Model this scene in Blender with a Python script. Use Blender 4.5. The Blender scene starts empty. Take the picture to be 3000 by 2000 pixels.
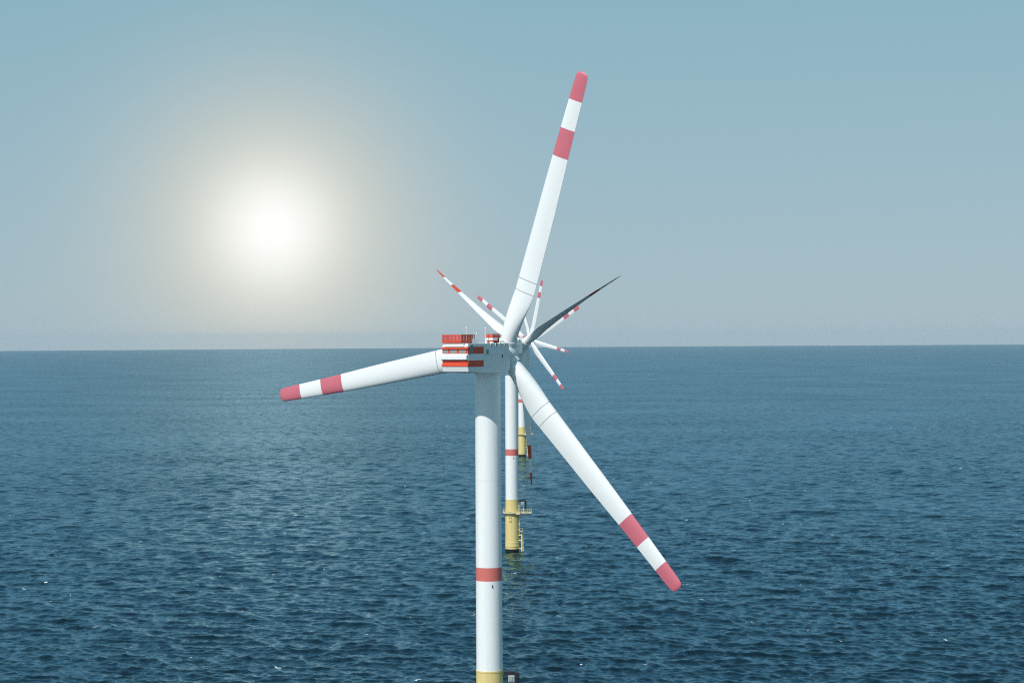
import bpy, bmesh, math, random
import numpy as np
from mathutils import Vector, Matrix

R = math.radians
scene = bpy.context.scene
col = scene.collection
random.seed(4)

# ------------------------------------------------------------------ camera
CAM_H = 92.0                     # helicopter height above the water
F_PX = 6500.0                    # focal length in photo pixels (photo 3000 wide)
cam_data = bpy.data.cameras.new('camera')
cam_data.sensor_width = 36.0
cam_data.lens = F_PX / 3000.0 * 36.0
cam_data.clip_start = 1.0
cam_data.clip_end = 120000.0
cam = bpy.data.objects.new('camera', cam_data)
col.objects.link(cam)
cam.matrix_world = (Matrix.Translation((0, 0, CAM_H))
                    @ Matrix.Rotation(R(90) - 15.0 / F_PX, 4, 'X')
                    @ Matrix.Rotation(-0.00633, 4, 'Z'))
scene.camera = cam

# ------------------------------------------------------------------ exposure
scene.view_settings.view_transform = 'Standard'
scene.view_settings.look = 'None'
scene.view_settings.exposure = 0.0
scene.view_settings.gamma = 1.0
scene.view_settings.use_curve_mapping = False
scene.cycles.use_denoising = False
scene.cycles.filter_width = 1.15
scene.cycles.sample_clamp_indirect = 3.0
scene.cycles.max_bounces = 6
scene.cycles.volume_bounces = 0

# ------------------------------------------------------------------ sun and sky
SUN_EL = R(45.0)
SUN_AZ = R(215.5)                # clockwise from +Y: behind the camera, to its left
sun_dir = Vector((math.sin(SUN_AZ) * math.cos(SUN_EL), math.cos(SUN_AZ) * math.cos(SUN_EL), math.sin(SUN_EL)))
sl = bpy.data.lights.new('sun', 'SUN')
sl.energy = 4.0
sl.angle = R(0.5)
sl.color = (1.0, 0.958, 0.918)
so = bpy.data.objects.new('sun', sl)
so.rotation_euler = sun_dir.to_track_quat('Z', 'Y').to_euler()
so.location = sun_dir * 300
col.objects.link(so)

world = bpy.data.worlds.new('World')
scene.world = world
world.use_nodes = True
nt = world.node_tree
nt.nodes.clear()


def N(tree, kind, **kw):
    n = tree.nodes.new(kind)
    for k, v in kw.items():
        setattr(n, k, v)
    return n


def math_node(tree, op, a, b=None, c=None, clamp=False):
    n = N(tree, 'ShaderNodeMath', operation=op, use_clamp=clamp)
    for i, v in enumerate((a, b, c)):
        if v is None:
            continue
        if isinstance(v, (int, float)):
            n.inputs[i].default_value = v
        else:
            tree.links.new(v, n.inputs[i])
    return n.outputs[0]


def mix_rgb(tree, blend, fac, a, b):
    n = N(tree, 'ShaderNodeMix', data_type='RGBA', blend_type=blend)
    for s, v in ((n.inputs[0], fac), (n.inputs[6], a), (n.inputs[7], b)):
        if isinstance(v, (int, float)):
            s.default_value = v
        elif isinstance(v, tuple):
            s.default_value = v if len(v) == 4 else v + (1,)
        else:
            tree.links.new(v, s)
    return n.outputs[2]


SKY_STRENGTH = 0.10
sky = N(nt, 'ShaderNodeTexSky', sky_type='NISHITA')
sky.sun_disc = False
sky.sun_elevation = SUN_EL
sky.sun_rotation = SUN_AZ
sky.altitude = 90
sky.air_density = 1.0
sky.dust_density = 0.4
sky.ozone_density = 2.5
tc = N(nt, 'ShaderNodeTexCoord')
# milky summer sky: mix the clear sky with a band of pale mist that thins upwards
sepz = N(nt, 'ShaderNodeSeparateXYZ')
nt.links.new(tc.outputs['Generated'], sepz.inputs[0])
rampn = N(nt, 'ShaderNodeValToRGB')
cr_ = rampn.color_ramp
stops = [(0.0, (0.352, 0.482, 0.572)), (0.05, (0.322, 0.470, 0.555)), (0.15, (0.258, 0.447, 0.530)),
         (0.35, (0.18, 0.385, 0.49)), (1.0, (0.11, 0.28, 0.39))]
while len(cr_.elements) < len(stops):
    cr_.elements.new(0.5)
for e_, (p_, c_) in zip(cr_.elements, stops):
    e_.position = p_
    e_.color = c_ + (1,)
nt.links.new(sepz.outputs[2], rampn.inputs[0])
mist = mix_rgb(nt, 'MULTIPLY', 1.0, rampn.outputs[0], (1 / SKY_STRENGTH,) * 3)
tint = mix_rgb(nt, 'MIX', 0.88, sky.outputs[0], mist)
# the veiled low sun: a glow in the sky itself round one direction
GLOW_DIR = Vector((-697.9, 6500.0, 317.0)).normalized()
vm = N(nt, 'ShaderNodeVectorMath', operation='DISTANCE')
nrm = N(nt, 'ShaderNodeVectorMath', operation='NORMALIZE')
nt.links.new(tc.outputs['Generated'], nrm.inputs[0])
nt.links.new(nrm.outputs[0], vm.inputs[0])
vm.inputs[1].default_value = GLOW_DIR
dist = vm.outputs['Value']


def gauss(s):
    q = math_node(nt, 'DIVIDE', dist, s)
    q = math_node(nt, 'POWER', q, 2.0)
    q = math_node(nt, 'MULTIPLY', q, -1.0)
    return math_node(nt, 'EXPONENT', q)


k = 1.0 / SKY_STRENGTH
g1 = gauss(0.061)
g2 = gauss(0.0275)
warm = mix_rgb(nt, 'MIX', g1, tint, (0.71 * k, 0.68 * k, 0.57 * k))
core = mix_rgb(nt, 'ADD', g2, warm, (0.32 * k, 0.36 * k, 0.43 * k))
bg = N(nt, 'ShaderNodeBackground')
bg.inputs['Strength'].default_value = SKY_STRENGTH
nt.links.new(core, bg.inputs['Color'])
wo = N(nt, 'ShaderNodeOutputWorld')
nt.links.new(bg.outputs[0], wo.inputs['Surface'])


# ------------------------------------------------------------------ materials
def paint(name, rgb, rough=0.45, var=0.06, scale=0.5, alpha=1.0, spec=0.35, streak=None):
    m = bpy.data.materials.new(name)
    m.use_nodes = True
    t = m.node_tree
    b = t.nodes['Principled BSDF']
    co = N(t, 'ShaderNodeTexCoord')
    no = N(t, 'ShaderNodeTexNoise')
    no.inputs['Scale'].default_value = scale
    no.inputs['Detail'].default_value = 5
    t.links.new(co.outputs['Object'], no.inputs['Vector'])
    if streak:
        mp = N(t, 'ShaderNodeMapping')
        mp.inputs['Scale'].default_value = streak
        t.links.new(co.outputs['Object'], mp.inputs['Vector'])
        t.links.new(mp.outputs[0], no.inputs['Vector'])
    dark = tuple(c * (1 - var) for c in rgb)
    lite = tuple(min(0.95, c * (1 + var * 0.6)) for c in rgb)
    c = mix_rgb(t, 'MIX', no.outputs['Fac'], dark, lite)
    t.links.new(c, b.inputs['Base Color'])
    b.inputs['Roughness'].default_value = rough
    b.inputs['Specular IOR Level'].default_value = spec
    b.inputs['Alpha'].default_value = alpha
    return m


M = dict(
    white=paint('white_paint', (0.82, 0.825, 0.81), 0.4, 0.10, 1.0, streak=(2.2, 2.2, 0.05)),
    shell=paint('nacelle_white', (0.72, 0.75, 0.74), 0.45, 0.06),
    blade=paint('blade_white', (0.83, 0.835, 0.82), 0.38, 0.05, 1.0, streak=(0.8, 0.8, 0.06)),
    red=paint('signal_red', (0.66, 0.07, 0.03), 0.5, 0.08, 1.2),
    band=paint('faded_red', (0.62, 0.16, 0.135), 0.5, 0.06, 0.4),
    bred=paint('blade_red', (0.61, 0.155, 0.195), 0.45, 0.08, 0.6, streak=(1.5, 1.5, 0.3)),
    yellow=paint('foundation_yellow', (0.74, 0.58, 0.24), 0.5, 0.18, 0.8, streak=(1.2, 1.2, 0.12)),
    rail=paint('rail_yellow', (0.80, 0.68, 0.33), 0.5, 0.08, 1.0),
    grate=paint('grating', (0.60, 0.57, 0.44), 0.7, 0.15, 2.0),
    dark=paint('dark_steel', (0.02, 0.022, 0.025), 0.5, 0.2, 2.0),
    wet=paint('wet_fouling', (0.012, 0.014, 0.014), 0.35, 0.4, 1.5),
    grey=paint('louvre_grey', (0.30, 0.31, 0.29), 0.6, 0.1, 2.0),
    dgrey=paint('door_grey', (0.20, 0.25, 0.26), 0.6, 0.1, 1.0),
    machine=paint('machine_grey', (0.42, 0.43, 0.42), 0.45, 0.2, 2.5),
    seam=paint('seam_grey', (0.33, 0.34, 0.34), 0.6, 0.1, 1.0),
    mesh=paint('perforated_red', (0.62, 0.16, 0.15), 0.6, 0.1, 1.0, alpha=0.62),
    ink=paint('lettering', (0.06, 0.045, 0.02), 0.6, 0.1, 1.0),
    glass=paint('lamp_glass', (0.85, 0.83, 0.76), 0.2, 0.02, 1.0),
)


# ------------------------------------------------------------------ mesh helpers
class MB:
    def __init__(self):
        self.v, self.f, self.mi, self.sm = [], [], [], []

    def add(self, vs, fs, mat=0, smooth=False):
        o = len(self.v)
        self.v += [tuple(p) for p in vs]
        for f in fs:
            self.f.append([o + i for i in f])
            self.mi.append(mat)
            self.sm.append(smooth)

    def box(self, x0, x1, y0, y1, z0, z1, mat=0, bevel=0.0):
        bm = bmesh.new()
        bmesh.ops.create_cube(bm, size=1.0)
        for v in bm.verts:
            v.co = Vector((x0 + (v.co.x + .5) * (x1 - x0), y0 + (v.co.y + .5) * (y1 - y0), z0 + (v.co.z + .5) * (z1 - z0)))
        self.bm(bm, mat, bevel)

    def prism(self, poly, y0, y1, mat=0, bevel=0.0, seg=2):
        """(x, z) outline extruded along y"""
        bm = bmesh.new()
        a = [bm.verts.new((x, y0, z)) for x, z in poly]
        b = [bm.verts.new((x, y1, z)) for x, z in poly]
        n = len(poly)
        bm.faces.new(a)
        bm.faces.new(b[::-1])
        for i in range(n):
            j = (i + 1) % n
            bm.faces.new((a[j], a[i], b[i], b[j]))
        bmesh.ops.recalc_face_normals(bm, faces=bm.faces)
        self.bm(bm, mat, bevel, seg)

    def bm(self, bm, mat=0, bevel=0.0, seg=2):
        if bevel > 0:
            bmesh.ops.bevel(bm, geom=list(bm.edges), offset=bevel, segments=seg, profile=0.5, affect='EDGES')
        bmesh.ops.recalc_face_normals(bm, faces=bm.faces)
        bm.verts.index_update()
        self.add([v.co for v in bm.verts], [[v.index for v in f.verts] for f in bm.faces], mat, False)
        bm.free()

    def tube(self, p, q, r, r2=None, n=12, mat=0, caps=True):
        p, q = Vector(p), Vector(q)
        r2 = r if r2 is None else r2
        d = (q - p).normalized()
        x = d.orthogonal().normalized()
        y = d.cross(x)
        vs = []
        for c, rr in ((p, r), (q, r2)):
            for i in range(n):
                a = 2 * math.pi * i / n
                vs.append(c + (x * math.cos(a) + y * math.sin(a)) * rr)
        self.add(vs, [(i, (i + 1) % n, n + (i + 1) % n, n + i) for i in range(n)], mat, True)
        if caps:
            self.add(vs[:n], [tuple(range(n))[::-1]], mat)
            self.add(vs[n:], [tuple(range(n))], mat)

    def lathe(self, prof, n=96, mats=None, cx=0.0, cy=0.0, smooth=True):
        """prof: (radius, z) from bottom to top; mats per segment"""
        vs = []
        for r, z in prof:
            for i in range(n):
                a = 2 * math.pi * i / n
                vs.append((cx + r * math.cos(a), cy + r * math.sin(a), z))
        for s in range(len(prof) - 1):
            o = s * n
            fs = [(o + i, o + (i + 1) % n, o + n + (i + 1) % n, o + n + i) for i in range(n)]
            base = len(self.v)
            self.add(vs[o:o + 2 * n], [[k - o for k in f] for f in fs], mats[s] if mats else 0, smooth)

    def sphere(self, c, rx, ry, rz, mat=0, n=16):
        bm = bmesh.new()
        bmesh.ops.create_uvsphere(bm, u_segments=n * 2, v_segments=n, radius=1.0)
        for v in bm.verts:
            v.co = Vector((c[0] + v.co.x * rx, c[1] + v.co.y * ry, c[2] + v.co.z * rz))
        bm.verts.index_update()
        self.add([v.co for v in bm.verts], [[v.index for v in f.verts] for f in bm.faces], mat, True)
        bm.free()

    def build(self, name, mats, parent=None, mat4=None):
        me = bpy.data.meshes.new(name)
        me.from_pydata(self.v, [], self.f)
        for m in (mats if isinstance(mats, (list, tuple)) else [mats]):
            me.materials.append(m)
        me.polygons.foreach_set('material_index', self.mi)
        me.polygons.foreach_set('use_smooth', self.sm)
        me.update()
        return link(name, me, parent, mat4)


def link(name, me, parent=None, mat4=None):
    o = bpy.data.objects.new(name, me)
    col.objects.link(o)
    if parent is not None:
        o.parent = parent
    if mat4 is not None:
        o.matrix_local = mat4
    return o


def kids(o):
    return [c for c in col.objects if c.parent == o]


def copy_part(o, parent, mat4=None):
    c = o.copy()
    col.objects.link(c)
    c.parent = parent
    c.matrix_parent_inverse = Matrix()
    if mat4 is not None:
        c.matrix_local = mat4
    for ch in kids(o):
        if ch is not c:
            copy_part(ch, c)
    return c


# ------------------------------------------------------------------ the sea
R_EARTH = 7.4e6                  # with refraction


def build_sea():
    rng = np.random.default_rng(11)
    # radii: even steps of view angle, so that waves stay resolved in depth
    near = np.concatenate([np.array([1.0, 40, 100, 180, 260, 330, 390, 430, 455]), np.array([])])
    th = np.linspace(CAM_H / 475.0, CAM_H / 16000.0, 1380)
    rad = np.concatenate([near, CAM_H / th, np.array([18000, 20500, 23000, 26000, 29000, 32000, 35000, 39000, 45000.])])
    dense = np.linspace(-R(16.6), R(16.6), 1650)
    coarse = np.linspace(R(16.6), 2 * math.pi - R(16.6), 122)[1:-1]
    az = np.concatenate([dense, coarse])
    nr, na = len(rad), len(az)
    dr = np.gradient(rad)
    da = np.gradient(az)
    X = (rad[:, None] * np.sin(az)[None, :])
    Y = (rad[:, None] * np.cos(az)[None, :])
    Z = -(rad ** 2 / (2 * R_EARTH))[:, None] * np.ones_like(X)
    nd = len(dense)
    x0 = X[:, :nd].copy()
    y0 = Y[:, :nd].copy()
    dx = np.zeros_like(x0)
    dy = np.zeros_like(x0)
    dz = np.zeros_like(x0)
    lost = np.zeros(nr)
    # wave field: wind blows from the far right towards the near left
    wind = math.atan2(-math.cos(R(30)), -math.sin(R(30)))
    ncomp = 150
    lam = np.exp(np.linspace(math.log(1.7), math.log(48.0), ncomp)) * rng.uniform(0.96, 1.04, ncomp)
    tot = 0.0
    for L in lam:
        spread = 1.0 if L < 12 else 0.6
        ang = wind + rng.normal(0, spread) * 0.75
        s = 0.032 * (1.0 if L < 5.5 else (5.5 / L) ** 0.75) * (0.6 + 0.8 * rng.random())
        s *= 1.0 if L > 3 else 0.9
        kk = 2 * math.pi / L
        A = s / kk
        kx, ky = kk * math.cos(ang), kk * math.sin(ang)
        ph = rng.uniform(0, 2 * math.pi)
        # fade a component out where the rows are too far apart to carry it
        step = dr * abs(math.sin(ang)) + 0.3 * dr
        w = np.clip((L / step - 2.9) / 2.6, 0, 1)
        w[:9] = 0
        lost += (1 - w) * s * s * 0.5
        tot += s * s * 0.5
        idx = np.nonzero(w > 0)[0]
        if len(idx) == 0:
            continue
        a, b = idx[0], idx[-1] + 1
        P = (kx * x0[a:b] + ky * y0[a:b] + ph).astype(np.float64)
        P = np.mod(P, 2 * math.pi).astype(np.float32)
        sn, cs = np.sin(P), np.cos(P)
        ww = (w[a:b, None] * A).astype(np.float32)
        dz[a:b] += ww * cs
        dx[a:b] -= ww * 1.0 * math.cos(ang) * sn
        dy[a:b] -= ww * 1.0 * math.sin(ang) * sn
    edge = np.clip((R(16.6) - np.abs(dense)) / R(0.8), 0, 1)[None, :]
    X[:, :nd] += dx * edge
    Y[:, :nd] += dy * edge
    Z[:, :nd] += dz * edge
    co = np.stack([X, Y, Z], -1).reshape(-1, 3).astype(np.float32)
    i = np.arange(nr - 1)[:, None]
    j = np.arange(na)[None, :]
    j2 = (j + 1) % na
    quads = np.stack([i * na + j, i * na + j2, (i + 1) * na + j2, (i + 1) * na + j], -1).reshape(-1, 4)
    me = bpy.data.meshes.new('sea')
    me.vertices.add(len(co))
    me.vertices.foreach_set('co', co.ravel())
    nq = len(quads)
    me.loops.add(nq * 4)
    me.loops.foreach_set('vertex_index', quads.astype(np.int32).ravel())
    me.polygons.add(nq)
    me.polygons.foreach_set('loop_start', np.arange(0, nq * 4, 4, dtype=np.int32))
    me.polygons.foreach_set('use_smooth', np.ones(nq, bool))
    me.update(calc_edges=True)
    at = me.attributes.new('lost_slope', 'FLOAT', 'POINT')
    lv = np.sqrt(lost / tot)[:, None] * np.ones((1, na))
    lv[:, nd:] = 1.0
    at.data.foreach_set('value', lv.astype(np.float32).ravel())
    return me


def sea_material():
    m = bpy.data.materials.new('sea_water')
    m.use_nodes = True
    t = m.node_tree
    t.nodes.remove(t.nodes['Principled BSDF'])
    geo = N(t, 'ShaderNodeNewGeometry')
    pos = geo.outputs['Position']

    def noise(scale, detail=3.0, stretch=(1, 1, 1), rot=0.0, off=0.0, rough=0.55):
        mp = N(t, 'ShaderNodeMapping')
        mp.inputs['Scale'].default_value = stretch
        mp.inputs['Rotation'].default_value = (0, 0, rot)
        mp.inputs['Location'].default_value = (off, off, 0)
        t.links.new(pos, mp.inputs['Vector'])
        n = N(t, 'ShaderNodeTexNoise', noise_dimensions='2D')
        n.inputs['Scale'].default_value = scale
        n.inputs['Detail'].default_value = detail
        n.inputs['Roughness'].default_value = rough
        t.links.new(mp.outputs[0], n.inputs['Vector'])
        return n

    def centred(n, amp):
        s = N(t, 'ShaderNodeVectorMath', operation='SUBTRACT')
        t.links.new(n.outputs['Color'], s.inputs[0])
        s.inputs[1].default_value = (0.5, 0.5, 0.5)
        mlt = N(t, 'ShaderNodeVectorMath', operation='MULTIPLY')
        t.links.new(s.outputs[0], mlt.inputs[0])
        if isinstance(amp, (int, float)):
            mlt.inputs[1].default_value = (amp, amp, 0)
        else:
            cb = N(t, 'ShaderNodeCombineXYZ')
            t.links.new(amp, cb.inputs[0])
            t.links.new(amp, cb.inputs[1])
            t.links.new(cb.outputs[0], mlt.inputs[1])
        return mlt.outputs[0]

    gust = noise(1 / 170.0, 3.0, (0.6, 1, 1), 0.2).outputs['Fac']
    gust = math_node(t, 'MULTIPLY_ADD', gust, 1.6, 0.2)
    at = N(t, 'ShaderNodeAttribute', attribute_name='lost_slope')
    lost = at.outputs['Fac']
    rip = centred(noise(0.85, 3.0, (0.75, 1, 1), 0.3), math_node(t, 'MULTIPLY', gust, RIPPLE))
    big = centred(noise(1 / 5.5, 6.0, (0.55, 1, 1), 0.3, 31.0, 0.68), math_node(t, 'MULTIPLY', math_node(t, 'MULTIPLY', lost, gust), SWELL))
    ad = N(t, 'ShaderNodeVectorMath', operation='ADD')
    t.links.new(rip, ad.inputs[0])
    t.links.new(big, ad.inputs[1])
    ad2 = N(t, 'ShaderNodeVectorMath', operation='ADD')
    t.links.new(ad.outputs[0], ad2.inputs[0])
    t.links.new(geo.outputs['Normal'], ad2.inputs[1])
    nn = N(t, 'ShaderNodeVectorMath', operation='NORMALIZE')
    t.links.new(ad2.outputs[0], nn.inputs[0])
    normal = nn.outputs[0]
    fr = N(t, 'ShaderNodeFresnel')
    fr.inputs['IOR'].default_value = 1.333
    t.links.new(normal, fr.inputs['Normal'])
    # a rough sea never reflects like a mirror at grazing view: the mean reflectance levels off
    cap = math_node(t, 'MULTIPLY_ADD', lost, F_CAP_FAR - F_CAP, F_CAP)
    den = math_node(t, 'MULTIPLY_ADD', fr.outputs[0], cap, 1.0)
    fac = math_node(t, 'DIVIDE', fr.outputs[0], den)
    body = N(t, 'ShaderNodeBsdfDiffuse')
    body.inputs['Color'].default_value = WATER + (1,)
    gl = N(t, 'ShaderNodeBsdfGlossy')
    gl.inputs['Color'].default_value = GLOSS + (1,)
    gl.inputs['Roughness'].default_value = 0.11
    t.links.new(normal, gl.inputs['Normal'])
    water = N(t, 'ShaderNodeMixShader')
    t.links.new(fac, water.inputs[0])
    t.links.new(body.outputs[0], water.inputs[1])
    t.links.new(gl.outputs[0], water.inputs[2])
    # whitecaps, plus tiny glints on the water painted white as foam flecks
    wob = centred(noise(0.5, 4.0, off=7.0), 4.5)
    pa = N(t, 'ShaderNodeVectorMath', operation='ADD')
    t.links.new(pos, pa.inputs[0])
    t.links.new(wob, pa.inputs[1])
    vo = N(t, 'ShaderNodeTexVoronoi', voronoi_dimensions='2D', feature='F1')
    vo.inputs['Scale'].default_value = 1 / 22.0
    t.links.new(pa.outputs[0], vo.inputs['Vector'])
    sep = N(t, 'ShaderNodeSeparateColor')
    t.links.new(vo.outputs['Color'], sep.inputs[0])
    size = math_node(t, 'MULTIPLY_ADD', math_node(t, 'POWER', sep.outputs[0], 4.0), 0.022, 0.011)
    near = math_node(t, 'LESS_THAN', vo.outputs['Distance'], size)
    pick = math_node(t, 'LESS_THAN', sep.outputs[1], 0.36)
    foam_glint = math_node(t, 'MULTIPLY', near, pick)
    white = N(t, 'ShaderNodeBsdfDiffuse')
    white.inputs['Color'].default_value = (0.75, 0.78, 0.78, 1)
    surf = N(t, 'ShaderNodeMixShader')
    t.links.new(foam_glint, surf.inputs[0])
    t.links.new(water.outputs[0], surf.inputs[1])
    t.links.new(white.outputs[0], surf.inputs[2])
    t.links.new(surf.outputs[0], t.nodes['Material Output'].inputs['Surface'])
    return m


WATER = (0.0018, 0.009, 0.015)
GLOSS = (0.51, 0.82, 1.0)
F_CAP = 0.0
F_CAP_FAR = 0.25
RIPPLE = 0.17
SWELL = 1.35
sea = link('sea', build_sea())
sea.data.materials.append(sea_material())
sea['kind'] = 'structure'

# ------------------------------------------------------------------ turbine parts
HUB_Z = 88.3
HUB_X = 6.6                      # overhang in front of the tower axis


def station_list(chords, Rt):
    rs = [1.9, 2.6, 3.2, 4.2, 5.5, 7.0, 8.5, 10.0, 12.0, 14.3, 14.46, 15.8, 16.9, 17.06, 19, 22, 25, 28, 31, 34, 37, 40, 42.5,
          0.706 * Rt, 0.706 * Rt + .01, 46.5, 0.803 * Rt, 0.803 * Rt + .01, 53, 0.902 * Rt, 0.902 * Rt + .01, 58, 59.5]
    rs += [Rt - 1.2, Rt - 0.8, Rt - 0.45, Rt - 0.2, Rt - 0.06, Rt]
    return sorted(rs)


def interp(tab, r):
    for (a, va), (b, vb) in zip(tab, tab[1:]):
        if r <= b:
            u = max(0.0, (r - a) / (b - a))
            return va + (vb - va) * u
    return tab[-1][1]


def blade_mesh(name, chords, thick, axis_pos, Rt=62.0, mats_=('blade', 'bred', 'seam'), prebend=0.0):
    twist = [(0, 13), (8, 12), (16, 9.5), (28, 5.5), (42, 2.2), (63, -0.5)]
    blend = [(0, 0), (3.4, 0), (6, .3), (9, .72), (13, 1), (70, 1)]
    rs = station_list(chords, Rt)
    n = 28
    verts, faces, mi = [], [], []
    for r in rs:
        c = interp(chords, r)
        if r > Rt - 1.2:
            c *= max(0.30, max(0.0, 1 - ((r - Rt + 1.2) / 1.2) ** 3) ** 0.5)
        tk = interp(thick, r)
        bl = interp(blend, r)
        ax = interp(axis_pos, r)
        tw = -R(interp(twist, r))
        for i in range(n):
            a = 2 * math.pi * i / n
            s = (1 - math.cos(a)) / 2                   # 0 leading edge, 1 trailing edge
            sg = 1 if a < math.pi else -1
            yt = 5 * tk * (0.2969 * math.sqrt(s) - 0.126 * s - 0.3516 * s * s + 0.2843 * s ** 3 - 0.1030 * s ** 4)
            px = (s - ax) * c
            py = sg * yt * c + 0.02 * c * math.sin(math.pi * s) * -1
            qx = -math.cos(a) * c / 2
            qy = math.sin(a) * c / 2
            x = qx + (px - qx) * bl
            y = qy + (py - qy) * bl
            X = x * math.cos(tw) - y * math.sin(tw)
            Y = x * math.sin(tw) + y * math.cos(tw)
            verts.append((X, Y + prebend * (r / 63.0) ** 2, r))
    for s in range(len(rs) - 1):
        mid = (rs[s] + rs[s + 1]) / 2 / Rt
        rm = (rs[s] + rs[s + 1]) / 2
        mat = 0
        if 0.706 < mid < 0.803 or mid > 0.902:
            mat = 1
        if 14.3 < rm < 14.46 or 16.9 < rm < 17.06:
            mat = 2
        for i in range(n):
            j = (i + 1) % n
            faces.append((s * n + i, s * n + j, (s + 1) * n + j, (s + 1) * n + i))
            mi.append(mat)
    faces.append(tuple((len(rs) - 1) * n + i for i in range(n)))
    mi.append(1)
    me = bpy.data.meshes.new(name)
    me.from_pydata(verts, [], faces)
    for k_ in mats_:
        me.materials.append(M[k_])
    bm = bmesh.new()
    bm.from_mesh(me)
    bmesh.ops.recalc_face_normals(bm, faces=bm.faces)
    bm.to_mesh(me)
    bm.free()
    me.polygons.foreach_set('material_index', mi)
    me.polygons.foreach_set('use_smooth', [True] * len(faces))
    me.update()
    return me


BROAD = blade_mesh('blade', [(0, 3.3), (3.4, 3.3), (7, 4.1), (11, 5.1), (15, 5.3), (22, 5.0), (35, 4.5), (45, 3.9), (54, 3.4), (60, 3.1), (62, 2.8)],
                   [(0, 1), (9, .5), (14, .36), (25, .27), (45, .2), (63, .17)],
                   [(0, .5), (6, .42), (14, .32), (30, .36), (45, .42), (63, .45)])
SLIM = blade_mesh('blade', [(0, 3.3), (3.4, 3.3), (7, 4.2), (11, 5.4), (15, 5.6), (22, 4.8), (35, 3.5), (45, 2.5), (54, 1.7), (60, 1.0), (62, .5)],
                  [(0, 1), (9, .5), (14, .36), (25, .27), (45, .2), (63, .17)],
                  [(0, .5), (6, .42), (14, .32), (30, .32), (63, .35)], mats_=('blade', 'red', 'blade'), prebend=2.6)


def nacelle_frame(yaw):
    """local +X runs along the rotor axis, away from the camera and to the right"""
    return Matrix.Rotation(R(90) - yaw, 4, 'Z')


def rotor_frames(yaw, phi, cone, pitch, tilt=R(5)):
    a = Vector((math.sin(yaw), math.cos(yaw), 0))
    r = Vector((math.cos(yaw), -math.sin(yaw), 0))
    z = Vector((0, 0, 1))
    at = a * math.cos(tilt) + z * math.sin(tilt)
    u = z * math.cos(tilt) - a * math.sin(tilt)
    hub = a * HUB_X + Vector((0, 0, HUB_Z))
    out = []
    for i in range(3):
        p = phi + i * 2 * math.pi / 3
        rad = (r * math.cos(p) + u * math.sin(p)) * math.cos(cone) + at * math.sin(cone)
        y = (at - rad * at.dot(rad)).normalized()
        x = y.cross(rad)
        m = Matrix((x, y, rad)).transposed().to_4x4()
        m.translation = hub
        out.append(m @ Matrix.Rotation(-pitch, 4, 'Z'))
    hm = Matrix((at, u.cross(at), u)).transposed().to_4x4()
    hm.translation = hub
    return hm, out


def make_tower(root):
    m = MB()
    W_, B_, S_ = 0, 1, 2
    prof, mats = [], []

    def rad(z):
        return 2.76 + (2.66 - 2.76) * (z - 22.4) / (84.4 - 22.4)
    zs = [22.4, 41.1, 43.9, 62.0, 62.03, 84.0]
    cols_ = [W_, B_, W_, S_, W_]
    for z in zs:
        prof.append((rad(z), z))
    prof += [(2.85, 84.0), (2.85, 84.6)]
    mats = cols_ + [W_, W_]
    # split the bands so that their edges stay crisp
    m.lathe(prof, 128, mats)
    o = m.build('tower', [M['white'], M['band'], M['seam']], root)
    v = MB()
    v.box(0.62, 0.78, -2.86, -2.62, 39.85, 40.4, 0, 0.03)
    v.build('vent', M['dark'], o)
    return o


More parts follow.
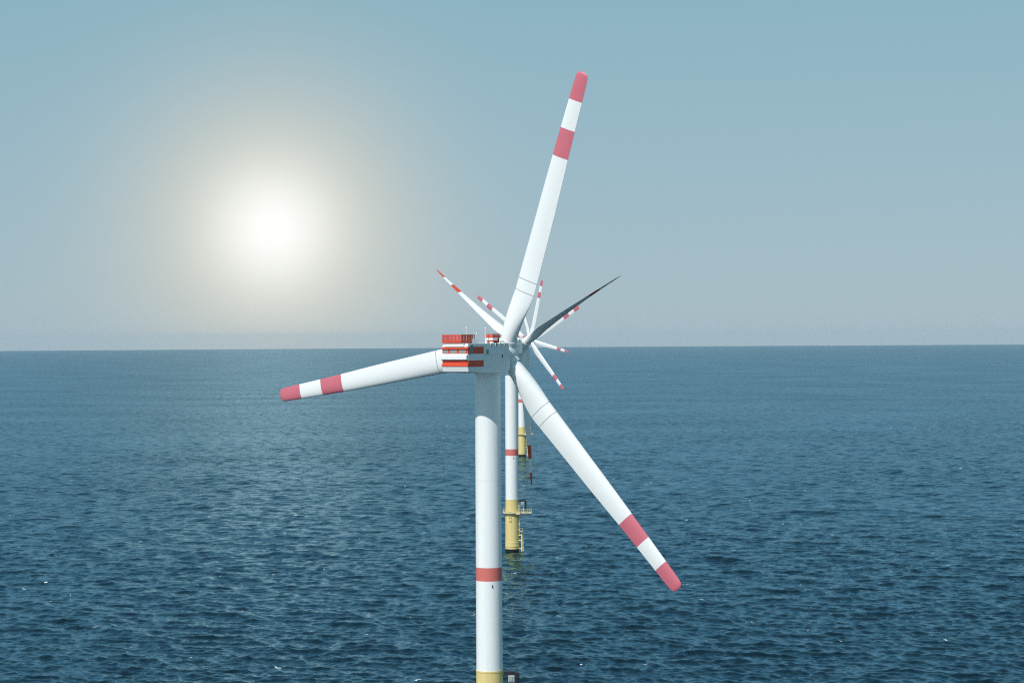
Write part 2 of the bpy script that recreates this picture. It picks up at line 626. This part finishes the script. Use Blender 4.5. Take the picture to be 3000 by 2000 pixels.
def make_foundation(root, letters=None):
    m = MB()
    prof = [(2.95, -8.0), (2.95, 1.25), (2.95, 2.0), (2.98, 2.2), (3.12, 2.35), (3.12, 2.65), (3.0, 2.8), (3.0, 4.0), (3.06, 4.1), (3.0, 4.3),
            (2.95, 4.6), (2.90, 15.2), (3.35, 15.9), (3.6, 16.2), (2.84, 16.25), (2.80, 22.0), (2.86, 22.05), (2.86, 22.4), (2.70, 22.41)]
    mats = [1] + [0] * (len(prof) - 2)
    m.lathe(prof, 96, mats)
    f = m.build('foundation', [M['yellow'], M['wet']], root)
    # working platform with its lobe for the crane
    n = 64
    outline = []
    for i in range(n):
        a = 2 * math.pi * i / n
        outline.append((3.95 * math.cos(a), 3.95 * math.sin(a)))
    lobe = [(2.6, -2.97), (8.3, -2.3), (8.5, -1.9), (8.5, 2.1), (8.2, 2.6), (2.6, 2.97)]
    d = MB()
    bm = bmesh.new()
    pts = [(x, y) for x, y in outline if x < 2.6]
    start = [p for p in pts if p[1] > 0]
    start.sort(key=lambda p: math.atan2(p[1], p[0]))
    lower = [p for p in pts if p[1] <= 0]
    lower.sort(key=lambda p: math.atan2(p[1], p[0]) % (2 * math.pi))
    ring = start + lower + lobe
    ring = ring[:]
    vs = [bm.verts.new((x, y, 16.85)) for x, y in ring]
    fc = bm.faces.new(vs)
    ex = bmesh.ops.extrude_face_region(bm, geom=[fc])
    for v in ex['geom']:
        if isinstance(v, bmesh.types.BMVert):
            v.co.z = 16.45
    d.bm(bm, 0)
    deck = d.build('platform', M['grate'], root)
    rl = MB()
    peri = []
    for (x0, y0), (x1, y1) in zip(ring, ring[1:] + ring[:1]):
        L = math.hypot(x1 - x0, y1 - y0)
        k_ = max(1, int(round(L / 0.8)))
        for q in range(k_):
            peri.append((x0 + (x1 - x0) * q / k_, y0 + (y1 - y0) * q / k_))
    for i, (x, y) in enumerate(peri):
        x, y = x * 0.985, y * 0.985
        nx, ny = peri[(i + 1) % len(peri)]
        nx, ny = nx * 0.985, ny * 0.985
        last = peri[i - 1]
        rl_post = (i % 2 == 0) or x > 2.6
        if rl_post:
            rl.tube((x, y, 16.85), (x, y, 18.15), 0.055, n=6)
        for zz, rr in ((18.15, 0.06), (17.5, 0.04), (16.95, 0.08)):
            rl.tube((x, y, zz), (nx, ny, zz), rr, n=6)
    rl.build('railing', M['rail'], deck)
    g = MB()
    g.box(1.7, 3.3, -4.25, -3.1, 16.2, 16.9, 0, 0.04)
    g.box(2.5, 2.62, -3.9, -3.78, 16.9, 20.0)
    g.box(3.0, 3.12, -3.9, -3.78, 16.9, 20.0)
    g.box(2.5, 3.12, -3.9, -3.78, 20.0, 20.15)
    for q in range(6):
        g.box(2.62, 3.0, -3.87, -3.81, 17.2 + q * .45, 17.28 + q * .45)
    g.build('gate', M['rail'], deck)
    # brackets under the lobe
    br = MB()
    for y in (-1.6, 0.0, 1.7):
        br.tube((2.7, y * 0.7, 14.9), (7.6, y, 16.44), 0.14, n=8)
    br.build('bracket', M['rail'], deck)
    # crane
    cr = MB()
    cr.tube((5.75, -0.6, 16.85), (5.75, -0.6, 21.2), 0.34, 0.3, 16)
    cr.box(5.35, 6.2, -1.0, -0.2, 20.7, 21.9, 0, 0.08)
    cr.box(2.95, 5.5, -0.85, -0.35, 21.35, 22.15, 0, 0.06)
    cr.tube((5.9, -0.6, 17.2), (6.15, -0.6, 21.2), 0.12, n=8)
    c = cr.build('crane', M['dark'], root)
    w = MB()
    w.box(3.9, 5.25, -1.35, -0.15, 19.95, 21.34, 0, 0.10)
    w.box(4.05, 5.05, -1.42, -1.33, 20.15, 21.1, 0, 0.03)
    for q in range(4):
        w.tube((4.15 + q * .28, -1.5, 20.15), (4.15 + q * .28, -1.5, 21.15), 0.05, n=6)
    w.tube((4.5, -0.8, 19.95), (4.5, -0.8, 19.2), 0.09, n=8)
    w.tube((4.95, -1.0, 19.95), (4.95, -1.0, 18.3), 0.06, n=8)
    w.build('winch', M['machine'], c)
    lt = MB()
    lt.tube((4.9, -2.2, 16.85), (4.9, -2.2, 17.8), 0.09, n=8)
    lt.box(4.7, 5.1, -2.4, -2.0, 17.8, 18.5, 0, 0.06)
    lt.build('light_box', M['glass'], deck)
    # boat landing
    bl = MB()
    for x, y in ((4.0, -1.35), (4.65, 0.9)):
        bl.tube((x, y, -3), (x, y, 7.6), 0.24, n=12)
        for z in (7.0, 4.9, 1.4):
            bl.tube((x, y, z), (2.6, y * 0.85, z), 0.19, n=10)
    for x, y in ((4.3, -0.45), (4.42, 0.05)):
        bl.tube((x, y, -2), (x, y, 8.8), 0.07, n=8)
    for q in range(24):
        bl.tube((4.3, -0.45, 0.3 + q * .35), (4.42, 0.05, 0.3 + q * .35), 0.035, n=6)
    bl.build('boat_landing', [M['rail']], root)
    la = MB()
    for y in (-1.25, -0.75):
        la.tube((3.2, y, 7.2), (3.2, y, 16.6), 0.07, n=8)
    for q in range(27):
        la.tube((3.2, -1.25, 7.3 + q * .34), (3.2, -0.75, 7.3 + q * .34), 0.035, n=6)
    for z in (14.2, 11.9, 9.6):
        la.box(2.6, 3.25, -1.32, -1.2, z - .18, z + .18)
    la.box(3.1, 4.5, -1.6, 0.3, 8.7, 8.85)
    for x, y in ((3.15, -1.55), (4.45, -1.55), (4.45, 0.25)):
        la.tube((x, y, 8.85), (x, y, 9.95), 0.05, n=6)
    la.tube((3.15, -1.55, 9.95), (4.45, -1.55, 9.95), 0.05, n=6)
    la.tube((4.45, -1.55, 9.95), (4.45, 0.25, 9.95), 0.05, n=6)
    la.build('ladder', M['rail'], root)
    return f


def lettering(parent, lines):
    for txt, zc, h in lines:
        cu = bpy.data.curves.new('lettering', 'FONT')
        cu.body = txt
        cu.size = h / 0.72
        cu.align_x = 'CENTER'
        cu.extrude = 0.012
        tmp = bpy.data.objects.new('lettering', cu)
        col.objects.link(tmp)
        bpy.context.view_layer.update()
        me = bpy.data.meshes.new_from_object(tmp.evaluated_get(bpy.context.evaluated_depsgraph_get()))
        bpy.data.objects.remove(tmp)
        bm = bmesh.new()
        bm.from_mesh(me)
        bmesh.ops.subdivide_edges(bm, edges=[e for e in bm.edges if e.calc_length() > .15], cuts=3)
        for v in bm.verts:
            th = -math.pi / 2 + (v.co.x - 0.72) / 2.92
            rr = 2.935 + v.co.z
            v.co = Vector((rr * math.cos(th), rr * math.sin(th), zc + v.co.y))
        bm.to_mesh(me)
        bm.free()
        me.materials.clear()
        me.materials.append(M['ink'])
        link('lettering', me, parent)


def make_nacelle(root, mat4):
    # white shell: side outline extruded across, with the stepped rear
    shell = [(-12.0, 90.0), (-11.7, 90.62), (3.35, 90.62), (3.62, 88.6), (3.92, 86.6), (3.82, 85.35), (3.0, 84.62), (0.0, 84.42),
             (-5.0, 84.45), (-11.6, 84.78), (-12.0, 86.0)]
    m = MB()
    m.prism(shell, -3.15, 3.15, 0, 0.10, 2)
    n = m.build('nacelle', M['shell'], root, mat4)

    def part(name, mat, fn, parent=n):
        q = MB()
        fn(q)
        return q.build(name, mat, parent)
    # stepped rear face
    part('rear_hood', M['white'], lambda q: (
        q.prism([(-11.98, 89.93), (-12.25, 89.93), (-11.95, 90.64), (-11.72, 90.64)], -3.1, 3.1, 0, 0.02),
        q.prism([(-12.2, 89.9), (-12.55, 89.95), (-12.3, 90.45), (-12.0, 90.5)], -2.2, 2.4, 0, 0.05)))
    part('roof_grille', M['grey'], lambda q: q.prism([(-12.02, 90.52), (-12.3, 90.47), (-12.22, 90.68), (-11.9, 90.72)], -2.3, 2.5, 0, 0.01))
    part('rear_lip', M['red'], lambda q: q.prism([(-12.0, 89.9), (-12.30, 89.88), (-12.42, 89.5), (-12.36, 89.42), (-12.0, 89.4)], -3.2, 3.2, 0, 0.04))
    wall = part('louvre_wall', M['red'], lambda q: q.box(-12.12, -11.99, -3.17, 3.17, 88.5, 89.42))
    for y0, y1 in ((-2.65, -1.0), (-0.45, 1.2), (1.7, 2.85)):
        lv = MB()
        lv.box(-12.15, -12.1, y0, y1, 88.58, 89.36)
        for q in range(5):
            z = 88.62 + q * 0.155
            lv.prism([(-12.2, z), (-12.15, z + .1), (-12.15, z + .14), (-12.2, z + .03)], y0, y1)
        lv.build('louvre', M['grey'], n)
    part('rear_balcony', M['white'], lambda q: q.prism([(-11.9, 88.52), (-12.1, 88.52), (-12.55, 88.2), (-12.68, 88.15), (-12.68, 87.38), (-12.5, 87.22), (-11.9, 87.18)], -3.10, 3.2, 0, 0.05))
    part('lower_wall', M['red'], lambda q: (
        q.prism([(-11.95, 87.17), (-12.12, 87.17), (-12.12, 86.55), (-12.38, 86.3), (-12.40, 85.92), (-11.95, 85.86)], -3.19, 3.19, 0, 0.04),
        q.box(-12.2, -12.1, -2.8, -1.3, 86.6, 87.0, 0, 0.02)))
    part('rear_skirt', M['white'], lambda q: q.prism([(-11.9, 85.86), (-12.3, 85.86), (-12.0, 84.86), (-11.6, 84.82)], -3.17, 3.17, 0, 0.03))
    # red fields on both flanks
    for s in (-1, 1):
        y0, y1 = (-3.165, -3.14) if s < 0 else (3.14, 3.165)
        part('flank_stripe', M['red'], lambda q: q.box(-11.98, -6.3, y0, y1, 88.5, 89.92))
        part('flank_stripe', M['red'], lambda q: q.box(-11.94, -6.3, y0, y1, 85.82, 87.15))
    part('side_door', M['dgrey'], lambda q: q.box(-11.35, -10.25, -3.20, -3.15, 88.48, 90.35, 0, 0.02))
    part('vent', M['dgrey'], lambda q: q.box(-5.3, -4.45, -3.19, -3.14, 88.4, 89.3, 0, 0.02))
    part('side_window', M['dark'], lambda q: q.box(0.62, 1.02, -3.18, -3.14, 87.55, 88.2, 0, 0.01))
    part('panel_seam', M['seam'], lambda q: (
        q.box(-3.6, -3.55, -3.156, -3.14, 84.7, 90.5), q.box(1.9, 1.95, -3.156, -3.14, 84.7, 90.5),
        q.box(-6.2, 3.6, -3.154, -3.14, 88.22, 88.27)))
    for x in (-3.4, -1.6, 0.1, 1.75):
        h = part('roof_bracket', M['white'], lambda q: q.prism([(x - .22, 90.7), (x - .22, 90.0), (x - .1, 89.9), (x - .05, 90.7)], -3.22, -3.1, 0, 0.01))
        b_ = MB()
        b_.box(x - .04, x + .24, -3.17, -3.1, 89.95, 90.66)
        b_.build('slot', M['dark'], h.parent)
    # helicopter hoist deck, red walls with perforated panels
    X0, X1, Y0, Y1, Z0, Z1 = -12.35, -8.35, -1.65, 3.15, 90.74, 92.42
    hd = MB()
    hd.box(X0, X1, Y0, Y1, Z0, Z0 + 0.1)
    for z0, z1 in ((Z0 + .1, Z0 + .42), (Z1 - .18, Z1)):
        hd.box(X0, X0 + .08, Y0, Y1, z0, z1)
        hd.box(X1 - .08, X1, Y0, Y1, z0, z1)
        hd.box(X0 + .08, X1 - .08, Y0, Y0 + .08, z0, z1)
        hd.box(X0 + .08, X1 - .08, Y1 - .08, Y1, z0, z1)
    for i in range(5):
        y = Y0 + 0.45 + (Y1 - Y0 - 0.9) * i / 4
        for x in (X0 + .01, X1 - .09):
            hd.box(x, x + .06, y - .20, y + .20, Z0 + .42, Z1 - .18)
    for i in range(4):
        x = X0 + 0.5 + (X1 - X0 - 1.0) * i / 3
        for y in (Y0 + .01, Y1 - .09):
            hd.box(x - .24, x + .24, y, y + .06, Z0 + .42, Z1 - .18)
    deck = hd.build('hoist_deck', M['red'], n)
    pf = MB()
    for x in (X0 + .03, X1 - .05):
        pf.add([(x, Y0, Z0 + .42), (x, Y1, Z0 + .42), (x, Y1, Z1 - .18), (x, Y0, Z1 - .18)], [(0, 1, 2, 3)])
    for y in (Y0 + .03, Y1 - .05):
        pf.add([(X0, y, Z0 + .42), (X1, y, Z0 + .42), (X1, y, Z1 - .18), (X0, y, Z1 - .18)], [(0, 1, 2, 3)])
    pf.build('perforated_panel', M['mesh'], deck) if False else pf.build('perforated_panel', M['mesh'], n)
    for (x, y) in ((-9.55, -1.05), (-0.75, 0.05)):
        q = MB()
        q.tube((x, y, 90.6), (x, y, 93.55), 0.07, n=8)
        q.sphere((x, y, 93.75), 0.15, 0.15, 0.24, 1, 8)
        q.build('light_mast', [M['white'], M['glass']], n)
    # walkway rail behind the deck, hatch roof, small boxes
    wr = MB()
    for y in (-1.3, 0.2):
        wr.add([(-8.3, y, 91.6), (-6.9, y, 91.6), (-6.9, y, 92.35), (-8.3, y, 92.35)], [(0, 1, 2, 3)], 1)
        for x in (-8.28, -7.6, -6.9):
            wr.tube((x, y, 90.6), (x, y, 92.4), 0.05, n=6)
        wr.tube((-8.3, y, 92.4), (-6.9, y, 92.4), 0.05, n=6)
    wr.build('walkway_rail', [M['red'], M['mesh']], n)
    part('roof_hatch', M['white'], lambda q: q.prism([(-8.3, 90.62), (-8.3, 91.5), (-6.3, 91.45), (-4.2, 90.75), (-4.2, 90.62)], -1.6, 0.9, 0, 0.04))
    part('weather_station', M['white'], lambda q: (
        q.tube((-6.7, -0.9, 91.4), (-6.7, -0.9, 92.7), 0.05, n=6), q.tube((-6.7, -0.9, 92.55), (-5.4, -0.9, 92.7), 0.045, n=6),
        q.box(-5.5, -5.1, -1.05, -0.75, 92.5, 92.85, 0, 0.03), q.tube((-6.1, -0.9, 92.6), (-6.1, -0.9, 93.0), 0.04, n=6)))
    part('roof_box', M['white'], lambda q: q.box(-4.1, -3.75, -2.5, -2.1, 90.6, 91.1, 0, 0.03))
    part('roof_box', M['white'], lambda q: q.box(-2.2, -1.5, -2.6, -2.0, 90.6, 90.95, 0, 0.03))
    # small service deck ahead of the rotor end
    x0, x1, y0, y1 = 0.35, 3.0, -1.1, 0.85
    sd = MB()
    for z0, z1 in ((91.78, 91.95), (92.45, 92.55)):
        sd.box(x0, x0 + .07, y0, y1, z0, z1)
        sd.box(x1 - .07, x1, y0, y1, z0, z1)
        sd.box(x0 + .07, x1 - .07, y0, y0 + .07, z0, z1)
        sd.box(x0 + .07, x1 - .07, y1 - .07, y1, z0, z1)
    for i in range(4):
        y = y0 + .25 + (y1 - y0 - .5) * i / 3
        sd.box(x0 + .01, x0 + .06, y - .14, y + .14, 91.95, 92.45)
        x = x0 + .3 + (x1 - x0 - .6) * i / 3
        sd.box(x - .16, x + .16, y0 + .01, y0 + .06, 91.95, 92.45)
    sd.box(x0 + .3, x1 - .5, y0 + .1, y1 - .1, 91.0, 91.25)
    for x in (x0 + .4, x1 - .7):
        for y in (y0 + .3, y1 - .3):
            sd.tube((x, y, 90.6), (x, y, 91.0), 0.09, n=8)
    sdk = sd.build('service_deck', M['red'], n)
    part('cooler_box', M['white'], lambda q: q.box(x0 + .1, x1 - .6, y0 + .05, y1 - .05, 91.26, 91.76, 0, 0.05))
    part('cooler_fan', M['dark'], lambda q: q.box(x1 - .55, x1 - .1, y0 + .06, y1 - .2, 90.7, 91.7, 0, 0.03))
    part('perforated_panel', M['mesh'], lambda q: (
        q.add([(x0 + .03, y0, 91.95), (x0 + .03, y1, 91.95), (x0 + .03, y1, 92.45), (x0 + .03, y0, 92.45)], [(0, 1, 2, 3)]),
        q.add([(x0, y0 + .03, 91.95), (x1, y0 + .03, 91.95), (x1, y0 + .03, 92.45), (x0, y0 + .03, 92.45)], [(0, 1, 2, 3)])))
    return n


def make_hub(root, mat4):
    """local +X is the tilted rotor axis, origin at the rotor centre"""
    m = MB()
    prof = [(2.05, -3.3), (2.2, -2.2), (2.55, -1.8), (2.75, -0.9), (2.8, 0.0), (2.72, 0.9), (2.45, 1.8), (1.9, 2.6), (1.0, 3.1), (0.02, 3.25)]
    tmp = MB()
    tmp.lathe(prof, 48)
    m.add([(z, x, y) for x, y, z in tmp.v], tmp.f, 0, True)
    return m.build('hub', M['shell'], root, mat4)


def make_blade(root, mat4, mesh):
    b = link('blade', mesh, root, mat4)
    c = MB()
    c.lathe([(1.70, 2.15), (1.92, 2.2), (1.92, 3.1), (1.70, 3.15)], 40)
    c.build('blade_collar', M['shell'], b)
    return b


def turbine_root(x, y, label):
    o = bpy.data.objects.new('wind_turbine', None)
    o.empty_display_size = 5
    col.objects.link(o)
    o.location = (x, y, -(y * y) / (2 * R_EARTH))
    o['label'] = label
    o['category'] = 'wind turbine'
    o['group'] = 'offshore wind turbines standing in one row'
    return o


SPEC = [
    # x, distance, yaw, phi, cone, pitch, blade mesh, label
    (-5.13, 464, 32.4, 68.9, 0.4, 2.0, BROAD, 'nearest and largest white wind turbine, red striped nacelle in front, three broad blades'),
    (-0.42, 950, 43.0, 29.6, 3.6, 90.0, SLIM, 'white wind turbine right of the nearest tower, narrow feathered blades, yellow base lettered N 47'),
    (7.3, 1710, 44.0, 25.0, 0.0, 2.0, BROAD, 'smaller wind turbine whose yellow base stands in the water just right of the second tower'),
    (12.8, 2150, 43.0, 70.0, 0.0, 2.0, BROAD, 'far wind turbine hidden behind the row, one blade upright and one pointing down right'),
    (19.45, 2870, 37.0, 105.0, 0.0, 2.0, BROAD, 'farthest wind turbine, its short blade lying nearly level across the horizon'),
]
proto = None
for i, (x, d, yaw, phi, cone, pitch, bm_, label) in enumerate(SPEC):
    root = turbine_root(x, d, label)
    yw = R(yaw)
    hm, bms = rotor_frames(yw, R(phi), R(cone), R(pitch))
    nf = nacelle_frame(yw)
    if i == 0:
        proto = root
        make_tower(root)
        make_foundation(root)
        make_nacelle(root, nf)
        make_hub(root, hm)
        for b_ in bms:
            make_blade(root, b_, bm_)
    else:
        seen = 0
        for part_ in kids(proto):
            base = part_.name.split('.')[0]
            if base == 'blade':
                c = copy_part(part_, root, bms[seen])
                c.data = bm_
                seen += 1
            elif base == 'nacelle':
                copy_part(part_, root, nf)
            elif base == 'hub':
                copy_part(part_, root, hm)
            else:
                c = copy_part(part_, root)
                if base == 'foundation' and i == 1:
                    lettering(c, [('N', 14.1, 1.0), ('47', 12.5, 1.0)])


# ------------------------------------------------------------------ haze over the sea
def build_haze():
    m = MB()
    m.box(-46000, 46000, -46000, 46000, -139.0, 158.0)
    h = m.build('haze', M['white'])
    mat = bpy.data.materials.new('haze')
    mat.use_nodes = True
    t = mat.node_tree
    t.nodes.clear()
    v = N(t, 'ShaderNodeVolumePrincipled')
    v.inputs['Color'].default_value = (0.78, 0.92, 1.0, 1)
    v.inputs['Density'].default_value = HAZE
    v.inputs['Anisotropy'].default_value = 0.0
    o = N(t, 'ShaderNodeOutputMaterial')
    t.links.new(v.outputs[0], o.inputs['Volume'])
    h.data.materials.clear()
    h.data.materials.append(mat)
    h['kind'] = 'stuff'


HAZE = 1.5e-5
build_haze()
